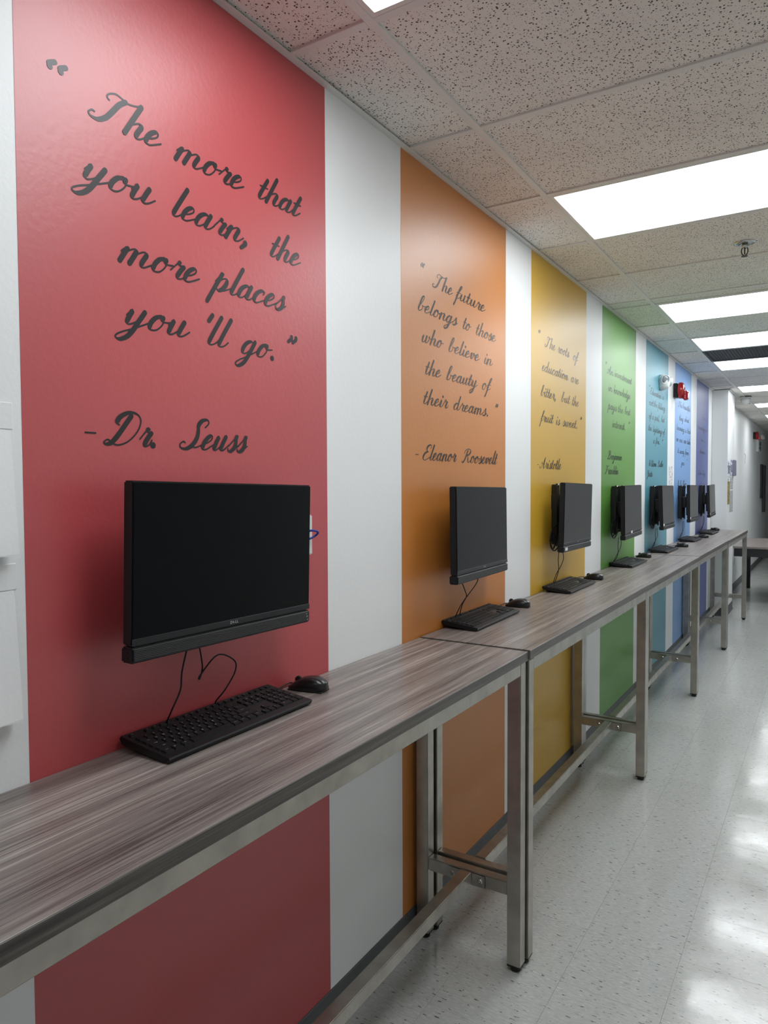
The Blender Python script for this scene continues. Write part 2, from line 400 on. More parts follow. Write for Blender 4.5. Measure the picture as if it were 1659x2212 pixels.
g('j', .45, [(.0, .5), (.1, .98), (.1, .4), (.06, -.3), (-.04, -.75), (-.2, -.98), (-.36, -.9), (-.34, -.7), (-.1, -.4), (.47, .42)], 'dot', (.16, 1.5))
g('k', .85, [(.14, 2.08), (.12, 1.2), (.1, .02)], [(.11, .45), (.3, .8), (.45, .98), (.52, .85), (.42, .62), (.2, .52)], [(.22, .52), (.38, .35)] + EX(.44, .87))
g('l', .48, [(.16, 2.08), (.12, 1.2), (.1, .6)] + EX(.1, .5))
g('m', 1.45, [(-.04, .62), (.06, .92), (.13, .95), (.12, .6), (.1, .02)], [(.1, .38), (.2, .72), (.38, .97), (.5, .95), (.54, .75), (.52, .02)], [(.52, .38), (.62, .72), (.8, .97), (.94, .96), (1.0, .8), (.98, .5)] + EX(.98, 1.47))
g('n', 1.0, [(-.04, .62), (.06, .92), (.13, .95), (.12, .6), (.1, .02)], [(.1, .38), (.22, .75), (.4, .97), (.54, .97), (.6, .8), (.58, .5)] + EX(.58, 1.02))
g('o', .82, [(.32, 1.0), (.14, .85), (.05, .45), (.12, .08), (.28, 0), (.44, .12), (.54, .5), (.48, .88), (.32, 1.0)], [(.44, .94), (.46, .76), (.58, .68), (.84, .74)])
g('p', .95, [(-.02, .6), (.1, 1.1), (.16, 1.3), (.1, .3), (.04, -.95)], [(.1, .45), (.22, .78), (.4, .98), (.54, .92), (.6, .6), (.52, .2), (.36, .0), (.22, .1)], [(.34, .0), (.6, .08), (.97, .42)])
g('r', .72, [(.0, .45), (.14, .95), (.2, 1.18), (.24, 1.0), (.34, .9), (.5, .93), (.45, .6)] + EX(.42, .74))
g('s', .66, [(.0, .3), (.2, .75), (.32, 1.15), (.34, .95), (.46, .55), (.46, .2), (.32, .0), (.14, .02), (.06, .16)], [(.3, .0), (.48, .1), (.68, .42)])
g('t', .56, [(.18, 1.65), (.14, 1.0), (.12, .6)] + EX(.12, .58), [(-.12, 1.02), (.4, 1.02)])
g('u', .98, [(-.02, .6), (.1, .98), (.1, .55), (.12, .15), (.22, 0), (.36, .1), (.5, .4), (.57, .95)], [(.58, .98), (.56, .6)] + EX(.56, 1.0))
g('v', .8, [(-.02, .6), (.08, .92), (.18, .9), (.2, .4), (.24, .05), (.38, .15), (.54, .55), (.54, .95), (.48, .88), (.56, .72), (.82, .78)])
g('w', 1.2, [(-.02, .6), (.1, .98), (.1, .5), (.14, .12), (.25, 0), (.4, .15), (.52, .55), (.54, .95)], [(.54, .95), (.54, .5), (.58, .12), (.7, 0), (.86, .2), (.96, .6), (.94, .96), (.9, .86), (.98, .74), (1.22, .78)])
g('y', .98, [(-.02, .6), (.1, .98), (.1, .55), (.12, .2), (.22, .05), (.36, .15), (.5, .42), (.57, .95)], [(.6, 1.0), (.57, .6)] + LOOP + [(1.0, .42)])
g('.', .42, 'dot', (.24, .1)); g(',', .45, [(.26, .12), (.27, .0), (.14, -.3)], 'dot', (.24, .1))
g("'", .3, [(.12, 2.0), (.08, 1.55)]); g('-', .6, [(.0, .7), (.45, .7)])
g('"o', .7, [(.16, 2.0), (.06, 1.8), (.1, 1.62)], 'dot', (.12, 1.62), [(.48, 2.0), (.38, 1.8), (.42, 1.62)], 'dot', (.44, 1.62))
g('"c', .7, 'dot', (.16, 1.92), [(.18, 1.92), (.2, 1.75), (.08, 1.5)], 'dot', (.48, 1.92), [(.5, 1.92), (.52, 1.75), (.4, 1.5)])
g('T', 1.15, [(.02, 1.5), (-.12, 1.62), (-.12, 1.85), (.1, 2.05), (.4, 1.98), (.75, 1.86), (1.1, 1.98), (1.22, 2.12)], [(.62, 1.88), (.46, 1.5), (.38, .9), (.28, .35), (.06, .02), (-.24, .02), (-.4, .2), (-.34, .4), (-.22, .38)])
g('D', 1.75, [(.62, 1.85), (.52, 1.2), (.4, .5), (.24, .1), (.0, .02), (-.14, .14), (.0, .3), (.3, .12), (.7, .0), (1.15, .25), (1.4, .9), (1.3, 1.6), (.9, 2.0), (.4, 2.05), (.05, 1.75), (.02, 1.4), (.2, 1.25)])
g('S', 1.25, [(.95, 1.55), (1.05, 1.85), (.88, 2.08), (.58, 2.0), (.48, 1.65), (.62, 1.25), (.72, .75), (.62, .25), (.35, .0), (.02, .05), (-.12, .28), (.0, .48), (.14, .4)], [(.62, .2), (.9, .12), (1.25, .35)])
g('E', 1.2, [(.88, 1.62), (.95, 1.9), (.78, 2.08), (.48, 2.0), (.3, 1.7), (.36, 1.35), (.62, 1.15), (.4, 1.08), (.14, .8), (.06, .4), (.22, .06), (.5, 0), (.8, .15), (1.2, .42)])
g('R', 1.5, [(.5, 1.8), (.42, 1.1), (.3, .4), (.12, .02), (-.1, .06), (-.14, .24)], [(-.05, 1.35), (.0, 1.75), (.4, 2.05), (.9, 2.0), (1.08, 1.65), (.9, 1.25), (.5, 1.08)], [(.52, 1.08), (.8, .8), (.95, .3), (1.1, .02), (1.25, .08), (1.5, .42)])
g('A', 1.4, [(-.2, .3), (-.12, .08), (.1, .02), (.36, .4), (.66, 1.2), (.92, 2.08)], [(.92, 2.05), (.9, 1.2), (.88, .3), (.98, .02), (1.12, .06), (1.4, .42)], [(.2, .8), (.05, 1.0), (.25, 1.15), (.5, .9), (1.05, .82)])
g('B', 1.45, [(.5, 1.8), (.42, 1.1), (.3, .4), (.12, .02), (-.1, .06), (-.14, .24)], [(-.05, 1.35), (.0, 1.75), (.4, 2.05), (.9, 2.0), (1.05, 1.65), (.85, 1.25), (.52, 1.12)], [(.55, 1.12), (.95, 1.0), (1.1, .6), (.95, .15), (.6, .0), (.35, .12)])
g('F', 1.2, [(-.02, 1.5), (-.1, 1.8), (.15, 2.05), (.5, 1.95), (.85, 1.9), (1.2, 2.1)], [(.62, 1.9), (.48, 1.3), (.38, .7), (.25, .15), (.02, .0), (-.2, .1), (-.22, .3)], [(.2, 1.0), (.5, 1.02), (.82, 1.08)])
g('W', 1.75, [(-.05, 1.6), (.1, 2.0), (.28, 1.95), (.26, 1.2), (.25, .3), (.3, .0), (.5, .4), (.75, 1.2), (.92, 1.85)], [(.92, 1.85), (.88, 1.0), (.88, .2), (.95, .0), (1.15, .35), (1.45, 1.2), (1.6, 1.9), (1.75, 2.1)])
g('Y', 1.15, [(-.05, 1.6), (.08, 2.0), (.26, 1.98), (.26, 1.4), (.36, .98), (.6, 1.05), (.82, 1.5), (.95, 2.05)], [(.95, 2.0), (.85, 1.1), (.72, .1), (.5, -.6), (.25, -.9), (.05, -.8), (.1, -.55), (.5, -.2), (1.17, .42)])
g('K', 1.4, [(.5, 1.9), (.42, 1.1), (.3, .4), (.12, .02), (-.1, .06), (-.14, .24)], [(-.05, 1.5), (.05, 1.85), (.3, 2.05), (.5, 1.9)], [(1.2, 2.0), (1.0, 1.9), (.75, 1.4), (.45, 1.05)], [(.5, 1.08), (.75, .8), (.9, .3), (1.05, .02), (1.2, .08), (1.4, .42)])
SLANT = .6
def word_mesh(word, y0, y1, z, xh, wmax, wmin, name='word'):
    toks = [word] if word in GL and len(word) == 2 else list(word)
    adv = sum(GL[c][0] for c in toks); sx = (y1 - y0) / adv
    verts = []; faces = []; x = 0; lay = [0]
    def nx(): lay[0] += 1; return .0012 + lay[0] * 3e-5
    up = Vector((SLANT, 1)).normalized()
    def disc(c, r):
        b = len(verts); n = 10; xo = nx()
        for k in range(n): verts.append((xo, c[0] + r * math.cos(2 * math.pi * k / n), c[1] + r * math.sin(2 * math.pi * k / n)))
        faces.append(tuple(range(b, b + n)))
    for ch in toks:
        a, st = GL[ch]; i = 0
        T = lambda p: Vector((y0 + (x + p[0]) * sx + SLANT * p[1] * xh, z + p[1] * xh))
        while i < len(st):
            if st[i] == 'dot': disc(T(st[i + 1]), wmax * (.5 if len(ch) == 2 else .62)); i += 2; continue
            P = catmull([Vector((*T(p), 0)) for p in st[i]], 6); i += 1
            P = [Vector((p.x, p.y)) for p in P]; ws = []; nr = []
            for k in range(len(P)):
                d = P[min(k + 1, len(P) - 1)] - P[max(k - 1, 0)]
                d = d.normalized() if d.length > 1e-9 else Vector((0, -1))
                dn = max(0.0, -d.dot(up)); ws.append(wmin + (wmax - wmin) * dn ** 1.6); nr.append(Vector((-d.y, d.x)))
            ws = [(ws[max(k - 1, 0)] + 2 * ws[k] + ws[min(k + 1, len(ws) - 1)]) / 4 for k in range(len(ws))]
            b = len(verts); xo = nx()
            for k, (p, wd, n) in enumerate(zip(P, ws, nr)):
                for sgn in (-.5, .5): q = p + n * wd * sgn; verts.append((xo + k * 1e-6, q.x, q.y))
            for k in range(len(P) - 1): faces.append((b + 2 * k, b + 2 * k + 2, b + 2 * k + 3, b + 2 * k + 1))
            disc(P[0], ws[0] / 2); disc(P[-1], ws[-1] / 2)
        x += a
    me = bpy.data.meshes.new(name); me.from_pydata(verts, [], faces); me.update(); return me
QUOTES = {
 'red': (.0325, .0112, .0036, [
  ('"o', .758, .806, 2.274), ('The', .893, 1.04, 2.274), ('more', 1.083, 1.29, 2.272), ('that', 1.345, 1.505, 2.277),
  ('you', .855, 1.022, 2.150), ('learn,', 1.072, 1.312, 2.149), ('the', 1.388, 1.505, 2.147),
  ('more', .935, 1.143, 2.017), ('places', 1.192, 1.442, 2.019), ('you', .945, 1.112, 1.893), ("'", 1.145, 1.165, 1.893), ('ll', 1.170, 1.232, 1.89), ('go.', 1.282, 1.405, 1.887), ('"c', 1.428, 1.468, 1.895),
  ('-', .842, .872, 1.647), ('Dr.', .9, 1.022, 1.649), ('Seuss', 1.09, 1.292, 1.649)]),
 'orange': (.026, .0080, .0028, [
  ('"o', 2.148, 2.178, 2.281), ('The', 2.275, 2.41, 2.272), ('future', 2.44, 2.705, 2.270), ('belongs', 2.15, 2.45, 2.168), ('to', 2.5, 2.566, 2.168), ('those', 2.62, 2.815, 2.167),
  ('who', 2.175, 2.33, 2.064), ('believe', 2.382, 2.65, 2.063), ('in', 2.7, 2.782, 2.063), ('the', 2.2, 2.316, 1.956), ('beauty', 2.365, 2.63, 1.956), ('of', 2.68, 2.76, 1.956),
  ('their', 2.185, 2.373, 1.851), ('dreams.', 2.422, 2.745, 1.851), ('"c', 2.795, 2.825, 1.858), ('-', 2.125, 2.15, 1.654), ('Eleanor', 2.18, 2.44, 1.655), ('Roosevelt', 2.5, 2.83, 1.654)]),
 'yellow': (.026, .0078, .0028, [
  ('"o', 3.312, 3.345, 2.262), ('The', 3.445, 3.58, 2.251), ('roots', 3.622, 3.81, 2.251), ('of', 3.88, 3.965, 2.250), ('education', 3.385, 3.795, 2.126), ('are', 3.845, 3.985, 2.126),
  ('bitter,', 3.372, 3.6, 2.002), ('but', 3.685, 3.825, 2.003), ('the', 3.865, 3.985, 2.002), ('fruit', 3.372, 3.552, 1.878), ('is', 3.6, 3.662, 1.877), ('sweet.', 3.708, 3.965, 1.878), ('"c', 4.0, 4.03, 1.898),
  ('-', 3.32, 3.345, 1.646), ('Aristotle', 3.37, 3.682, 1.647)]),
 'green': (.026, .0072, .0034, [
  ('"o', 4.52, 4.555, 2.283), ('An', 4.585, 4.728, 2.268), ('investment', 4.765, 5.23, 2.272), ('in', 4.612, 4.705, 2.163), ('knowledge', 4.742, 5.19, 2.163), ('pays', 4.612, 4.815, 2.048), ('the', 4.852, 4.99, 2.048), ('best', 5.04, 5.188, 2.05),
  ('interest.', 4.712, 5.055, 1.94), ('"c', 5.135, 5.165, 1.955), ('-', 4.55, 4.575, 1.728), ('Benjamin', 4.61, 4.972, 1.729), ('Franklin', 4.555, 4.878, 1.634)]),
 'teal': (.025, .0070, .0034, [
  ('"o', 5.785, 5.82, 2.288), ('Education', 5.84, 6.255, 2.274), ('is', 6.303, 6.368, 2.279), ('not', 5.81, 5.956, 2.186), ('the', 5.975, 6.117, 2.187), ('filling', 6.145, 6.432, 2.188), ('of', 5.8, 5.884, 2.08), ('a', 5.925, 5.975, 2.082), ('pail,', 6.02, 6.205, 2.083), ('but', 6.278, 6.407, 2.088),
  ('the', 5.78, 5.905, 1.987), ('lighting', 5.955, 6.3, 1.986), ('of', 6.328, 6.42, 1.986), ('a', 5.97, 6.023, 1.894), ('fire.', 6.06, 6.23, 1.895), ('"c', 6.31, 6.34, 1.895), ('-', 5.76, 5.782, 1.708), ('William', 5.81, 6.1, 1.709), ('Butler', 6.16, 6.368, 1.712), ('Yeats', 5.755, 5.945, 1.628)]),
 'blue': (.026, .0070, .0034, [
  ('The', 7.06, 7.244, 2.284), ('beautiful', 7.285, 7.69, 2.287), ('thing', 7.095, 7.308, 2.164), ('about', 7.385, 7.621, 2.172), ('learning', 6.975, 7.371, 2.068), ('is', 7.422, 7.488, 2.068), ('that', 7.535, 7.73, 2.069), ('no', 6.965, 7.065, 1.962), ('one', 7.12, 7.284, 1.96), ('can', 7.34, 7.484, 1.961), ('take', 7.54, 7.72, 1.962),
  ('it', 7.036, 7.09, 1.858), ('away', 7.14, 7.386, 1.856), ('from', 7.43, 7.644, 1.854), ('you.', 7.23, 7.412, 1.748), ('"c', 7.52, 7.55, 1.762), ('B.', 7.06, 7.12, 1.552), ('B.', 7.185, 7.245, 1.552), ('King', 7.32, 7.524, 1.55)]),
 'indigo': (.025, .0066, .0032, [   # faded past reading in the photograph: only the rhythm of the marks
  ('nu', 8.5, 8.704, 2.276), ('u', 8.80, 8.869, 2.28), ('nunuly', 8.184, 8.665, 2.158), ('uu', 8.715, 8.867, 2.156), ('uu', 8.4, 8.59, 2.034), ('u', 8.651, 8.726, 2.031), ('fnunu.', 8.34, 8.762, 1.902), ('Tun', 8.26, 8.464, 1.668), ('Tuy', 8.54, 8.757, 1.667)])}
QL = {'red': 'black script quote lettered on the red band', 'orange': 'black script quote lettered on the orange band', 'yellow': 'black script quote lettered on the yellow band', 'green': 'black script quote lettered on the green band',
      'teal': 'black script quote lettered on the teal band', 'blue': 'black script quote lettered on the light blue band', 'indigo': 'faint dark script quote lettered on the indigo band'}
for n, (xh, wa, wb, words) in QUOTES.items():
    y0 = min(q[1] for q in words); t = thing('wall_quote', QL[n], 'lettering', (0, 0, 0), 'script quotes on the painted bands')
    for wd, a, b, z in words: obj('word', word_mesh(wd, a, b, z, xh, wa, wb), 'vinyl', t)

# ------------------------------------------------------------------ bar-height tables
ZT = 1.035; XF = .40; LW = .045
SEAM = [.29, 2.156, 3.910, 5.662, 7.395, 9.165]
TL = ['grey woodgrain bar table nearest the camera, under the red band', 'grey woodgrain bar table second from the camera, carrying the orange and yellow stations',
      'grey woodgrain bar table in the middle of the row, under the green band', 'grey woodgrain bar table under the teal and light blue bands', 'grey woodgrain bar table at the far end, against the white column']
leg_me = MB().box(-LW / 2, LW / 2, -LW / 2, LW / 2, .022, ZT - .030, .0025, 2).mesh('leg')
foot_me = MB().lathe([(.012, .0), (.0165, .002), (.0165, .016), (.011, .018), (.011, .022)], 16).box(-.0215, .0215, -.0215, .0215, .018, .0235).mesh('foot')
def bracket_me():
    m = MB().box(0, .003, -.026, .026, -.02, .02, .0014, 1)
    return m.mesh('bracket')
br_me = MB().box(-.026, .026, -.003, 0, -.021, .021, .0025, 2).mesh('bracket')
sc_me = MB().lathe([(.0085, 0), (.0085, .002), (.006, .0045), (.003, .0045), (.003, .002)], 14, Matrix.Rotation(math.pi / 2, 4, 'X')).mesh('screw')
for i in range(5):
    a, b = SEAM[i] + .0012, SEAM[i + 1] - .0012
    zo = (0, .004, 0, .002, 0)[i]; xo = (0, .006, .002, .0, .003)[i]
    t = thing('bar_table', TL[i], 'table', (.001 + xo, a, 0), 'bar tables along the wall'); L = b - a
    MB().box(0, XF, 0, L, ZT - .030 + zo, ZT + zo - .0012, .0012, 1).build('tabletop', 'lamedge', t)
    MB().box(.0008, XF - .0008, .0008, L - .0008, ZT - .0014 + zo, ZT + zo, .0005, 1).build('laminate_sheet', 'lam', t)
    xr, xf = .016 + LW / 2, XF - .006 - LW / 2; yn, yf = LW / 2 + .004, L - LW / 2 - .004
    for x, y, lean in ((xr, yn, 0), (xf, yn, 0), (xr, yf, 0), (xf, yf, 0)):
        l = obj('leg', leg_me, 'steel', t); l.location = (x, y, 0)
        if i == 1 and y == yn: l.rotation_euler = (0, 0, 0)
        l.scale.z = 1.0
        f_ = obj('foot', foot_me, 'rubber', l)
    for x, nm in ((xr, 'rear_rail'), (xf, 'front_rail')):
        MB().box(x - LW / 2, x + LW / 2, yn + LW / 2, yf - LW / 2, ZT - .030 - .040, ZT - .030 + zo, .002, 1).build(nm, 'steel', t)
    for y in (yn, yf):
        MB().box(xr + LW / 2, xf - LW / 2, y - LW / 2, y + LW / 2, ZT - .070, ZT - .030 + zo, .002, 1).build('end_rail', 'steel', t)
        c = MB().box(xr + LW / 2, xf - LW / 2, y - LW / 2 + .004, y + LW / 2 - .004, .246, .290, .0025, 2).build('cross_bar', 'steel', t)
        sg = 1 if y == yn else -1
        for sx in (-1, 1):
            bk = obj('bracket', br_me, 'steel', c); bk.location = (.205 + sx * .042, y + sg * (LW / 2 - .004) + (.003 if sg > 0 else 0), .266)
            sw = obj('screw', sc_me, 'chrome', c); sw.location = (.205 + sx * .05, y + sg * (LW / 2 - .004 + .003), .266)
            if sg > 0: sw.rotation_euler = (0, 0, math.pi)
    MB().box(.185, .225, yn + LW / 2, yf - LW / 2, .250, .290, .0025, 2).build('stretcher', 'steel', t)

# ------------------------------------------------------------------ all-in-one computers on wall mounts
MON = [(.120, 1.130, 1.402, .013, .016, -.018), (.104, 2.475, 1.389, -.018, .069, -.010), (.110, 3.645, 1.403, .018, .040, -.013), (.119, 4.810, 1.391, -.013, .032, .010),
       (.123, 5.971, 1.387, -.038, .025, -.003), (.126, 7.187, 1.388, -.017, .023, -.008), (.122, 8.434, 1.389, -.033, .028, .019)]
MN = [b[0] if b[0] != 'blue' else 'light blue' for b in BANDC]
def mon_matrix(xc, yc, zc, tilt, yaw, roll):
    n = Vector((math.cos(yaw), math.sin(yaw), 0)); wv = Vector((-math.sin(yaw), math.cos(yaw), 0)); h = Vector((0, 0, 1))
    n, h = n * math.cos(tilt) - h * math.sin(tilt), h * math.cos(tilt) + n * math.sin(tilt)
    wv, h = wv * math.cos(roll) + h * math.sin(roll), h * math.cos(roll) - wv * math.sin(roll)
    return frame4((xc, yc, zc), n, wv, h)
TXT = lambda y, z, x=.0012: frame4((x, y, z), (0, 1, 0), (0, 0, 1), (1, 0, 0))
logo = bmesh.new()
for ch, y in (('D', -.0085), ('L', .0055), ('L', .0105)): add_text(logo, ch, .0085, TXT(y, -.1307))
add_text(logo, 'E', .0078, frame4((.0012, -.0015, -.1307), (0, .8, .6), (0, -.6, .8), (1, 0, 0)))
logo_me = bpy.data.meshes.new('logo'); logo.to_mesh(logo_me); logo.free()
ic = bmesh.new()
add_text(ic, '-', .012, TXT(.2555, -.147, .0032)); add_text(ic, 'SS', .0055, TXT(.2575, -.1545, .0032)); add_text(ic, 'o', .007, TXT(.2595, -.162, .0032))
ic_me = bpy.data.meshes.new('icon_print'); ic.to_mesh(ic_me); ic.free()
def make_computer():
    t = thing('all_in_one_computer', '', 'computer')
    MB().box(-.026, 0, -.27, .27, -.1373, .17, .003, 2).build('chassis', 'black', t)
    MB().box(-.052, -.024, -.15, .15, -.12, .10, .012, 2).build('rear_housing', 'black', t)
    MB().box(-.0005, .0006, -.2665, .2665, -.124, .1668).build('screen', 'screen', t)
    ch = MB().box(-.0005, .0009, -.2695, .2695, -.1370, -.1243, .0004, 1).build('chin', 'chin', t)
    obj('logo', logo_me, 'silver', ch)
    MB().box(-.024, -.004, -.262, .262, -.142, -.136).build('gap_spine', 'black', t)
    b = MB().box(-.030, .002, -.2705, .2705, -.170, -.1400, .0035, 3).build('speaker_bar', 'black', t)
    MB().box(.0010, .0026, -.266, .266, -.1668, -.1432, .0006, 1).build('speaker_grille', 'barcloth', b)
    obj('icon_print', ic_me, 'icon', b)
    p = MB()
    for z in (-.150, -.160): p.lathe([(.0025, 0), (.0025, .0006)], 10, Matrix.Translation((-.014, -.2705, z)) @ Matrix.Rotation(math.pi / 2, 4, 'X'))
    p.build('audio_port', 'chin', b)
    return t
comp = make_computer()
def make_mount():
    t = thing('wall_mount', '', 'mount')
    MB().box(0, .006, -.10, .09, .03, .10, .001, 1).build('wall_plate', 'blackm', t)
    for y in (-.085, .075):
        r = MB().box(.004, .030, y - .016, y + .016, -.15, .155, .002, 1).box(.028, .034, y - .020, y + .020, -.16, .160, .001, 1).build('rail', 'blackm', t)
        obj('screw', sc_me, 'chrome', r).matrix_local = Matrix.Translation((.034, y, .150)) @ Matrix.Rotation(math.pi / 2, 4, 'Z')
    MB().box(.030, .062, -.06, .06, -.05, .05, .002, 1).build('tilt_head', 'blackm', t)
    return t
mount = make_mount()
STICK = {2: ('bar', -.225), 3: ('chin', -.065), 4: ('chin', -.24), 5: ('chin', -.24), 6: ('chin', -.24)}
for i, p in enumerate(MON):
    c = comp if i == 0 else copy_tree(comp)
    c.matrix_world = mon_matrix(*p)
    tag(c, ['black all-in-one computer on the red band, nearest and largest', 'black all-in-one computer in front of the orange band', 'black all-in-one computer in front of the yellow band', 'dark all-in-one computer in front of the green band',
            'dark all-in-one computer in front of the teal band', 'dark all-in-one computer in front of the light blue band', 'dark all-in-one computer in front of the indigo band, farthest'][i], 'computer', 'all-in-one computers along the wall')
    if i in STICK:
        kind, y = STICK[i]
        st = MB().box(.0009, .0032 if kind == 'bar' else .0014, y - .022, y + .022, -.162 if kind == 'bar' else -.1385, -.147 if kind == 'bar' else -.1225).build('sticker', 'sticker', c)
        st['label'] = 'white asset sticker'
        tb = bmesh.new(); add_text(tb, '.....', .006, TXT(y, -.154 if kind == 'bar' else -.130, .0034 if kind == 'bar' else .0016))
        m2 = bpy.data.meshes.new('sticker_print'); tb.to_mesh(m2); tb.free(); obj('sticker_print', m2, 'legend', st)
    m = mount if i == 0 else copy_tree(mount)
    m.location = (.0008, p[1] + (.05 if i == 1 else -.01), p[2] + .01); m.scale.x = min(1.0, (p[0] - .052) / .062)
    tag(m, f'black steel wall mount behind the computer on the {MN[i]} band', 'wall mount', 'wall mounts behind the computers')
    # power lead looped behind the machine
    rnd = random.Random(i); z0 = p[2]; yc = p[1]
    if i in (2, 4, 6, 3):
        pts = [(.045, yc - .06, z0 - .02), (.03, yc - .17, z0 - .06), (.028, yc - .20, z0 - .12), (.03, yc - .16, z0 - .16), (.03, yc - .12, z0 - .11), (.028, yc - .17, z0 - .08), (.03, yc - .2, z0 - .14), (.03, yc - .13, z0 - .17), (.03, yc - .02, z0 - .12)]
        o = MB().tube([(x, y, z) for x, y, z in pts], .0035, 7).build('power_lead', 'black', None, True)
        tag(o, f'black power lead coiled behind the computer on the {MN[i]} band', 'cable', 'power leads behind the computers')

# ------------------------------------------------------------------ keyboards
rows = [
 (0, [('Esc', 1, 0)] + [(f'F{k+1}', 1, 2 + k + (k // 4) * .5) for k in range(12)] + [('Pr', 1, 15.25), ('Sc', 1, 16.25), ('Pa', 1, 17.25)] + [('', 1, 18.5 + k) for k in range(4)]),
 (1.15, [(c, 1, k) for k, c in enumerate('`1234567890-=')] + [('<-', 2, 13), ('In', 1, 15.25), ('Ho', 1, 16.25), ('Pu', 1, 17.25), ('Nu', 1, 18.5), ('/', 1, 19.5), ('*', 1, 20.5), ('-', 1, 21.5)]),
 (2.15, [('Tab', 1.5, 0)] + [(c, 1, 1.5 + k) for k, c in enumerate('QWERTYUIOP[]')] + [('\\', 1.5, 13.5), ('De', 1, 15.25), ('En', 1, 16.25), ('Pd', 1, 17.25), ('7', 1, 18.5), ('8', 1, 19.5), ('9', 1, 20.5), ('+', 1, 21.5)]),
 (3.15, [('Caps', 1.75, 0)] + [(c, 1, 1.75 + k) for k, c in enumerate("ASDFGHJKL;'")] + [('Enter', 2.25, 12.75), ('4', 1, 18.5), ('5', 1, 19.5), ('6', 1, 20.5), ('', 1, 21.5)]),
 (4.15, [('Shift', 2.25, 0)] + [(c, 1, 2.25 + k) for k, c in enumerate('ZXCVBNM,./')] + [('Shift', 2.75, 12.25), ('^', 1, 16.25), ('1', 1, 18.5), ('2', 1, 19.5), ('3', 1, 20.5), ('En', 1, 21.5)]),
 (5.15, [('Ctrl', 1.25, 0), ('#', 1.25, 1.25), ('Alt', 1.25, 2.5), ('', 6.25, 3.75), ('Alt', 1.25, 10), ('Fn', 1.25, 11.25), ('=', 1.25, 12.5), ('Ctrl', 1.25, 13.75), ('<', 1, 15.25), ('v', 1, 16.25), ('>', 1, 17.25), ('0', 2, 18.5), ('.', 1, 20.5), ('', 1, 21.5)])]
KU = .0188; KX0 = .012; KY0 = .008; KL = .44; KD = .146
def kz(x): return .030 - (.030 - .013) * x / KD         # top surface falls towards the user
def key_box(mb, u, w, row):
    x0 = KX0 + row * KU; y0 = KY0 + u * KU; d = KU * (.72 if row == 0 else 1)
    g_ = .0013; x1 = x0 + d; y1 = y0 + w * KU
    lo = [(x0 + g_, y0 + g_), (x1 - g_, y0 + g_), (x1 - g_, y1 - g_), (x0 + g_, y1 - g_)]
    i_ = .0012; hi = [(x0 + g_ + i_, y0 + g_ + i_), (x1 - g_ - i_, y0 + g_ + i_), (x1 - g_ - i_, y1 - g_ - i_), (x0 + g_ + i_, y1 - g_ - i_)]
    A = [mb.bm.verts.new((x, y, kz(x) - .0005)) for x, y in lo]; B = [mb.bm.verts.new((x, y, kz(x) + .0034)) for x, y in hi]
    fs = [mb.bm.faces.new(B), mb.bm.faces.new(A[::-1])] + [mb.bm.faces.new((A[k], A[(k + 1) % 4], B[(k + 1) % 4], B[k])) for k in range(4)]
    bmesh.ops.recalc_face_normals(mb.bm, faces=fs)
    return (x0 + x1) / 2, (y0 + y1) / 2
body_prof = [(0, .024), (.004, .030), (KD - .002, .013), (KD, .010), (KD - .004, .003), (KD - .02, .0015), (.02, .012), (.006, .014)]
body_me = MB().prism(body_prof, 0, KL).mesh('body')
ft = MB().box(.012, .028, .03, .06, 0, .0145, .001, 1).box(.012, .028, KL - .06, KL - .03, 0, .0145, .001, 1).box(KD - .03, KD - .015, .03, .06, 0, .004).box(KD - .03, KD - .015, KL - .06, KL - .03, 0, .004)
feet_me = ft.mesh('feet')
allk = MB()
for rz, ks in rows:
    for lab, wd, u in ks: key_box(allk, u, wd, rz)
allk_me = allk.mesh('keycaps')
led_me = MB().box(.006, .008, .36, .42, .0297, .0304).mesh('indicator_strip')
KB = [(.008, .915, .0), (.000, 2.325, .03), (.014, 3.365, .01), (.004, 4.655, .0), (.014, 5.755, -.01), (.020, 6.985, .0), (.022, 8.145, .0)]
KBZ = [.0, .004, .004, .0, .002, .002, 0]
KC = {0: ([(.05, 1.058, 1.222), (.05, 1.042, 1.173), (.05, 1.037, 1.135), (.046, 1.019, 1.1), (.025, 1.021, 1.067), (.014, 1.03, 1.058)], [(.05, 1.091, 1.222), (.05, 1.1, 1.171), (.05, 1.092, 1.146), (.055, 1.089, 1.155), (.05, 1.146, 1.187), (.05, 1.197, 1.165), (.05, 1.201, 1.138), (.045, 1.173, 1.101), (.022, 1.164, 1.068), (.012, 1.2, 1.045), (.012, 1.34, 1.039), (.015, 1.43, 1.045)]),
      1: ([(.05, 2.385, 1.215), (.05, 2.423, 1.169), (.05, 2.435, 1.146), (.04, 2.42, 1.116), (.022, 2.435, 1.075), (.010, 2.46, 1.064)], [(.05, 2.537, 1.215), (.05, 2.531, 1.189), (.05, 2.46, 1.154), (.045, 2.423, 1.131), (.035, 2.408, 1.106), (.012, 2.429, 1.060), (.012, 2.6, 1.044), (.012, 2.75, 1.044), (.02, 2.875, 1.05)])}
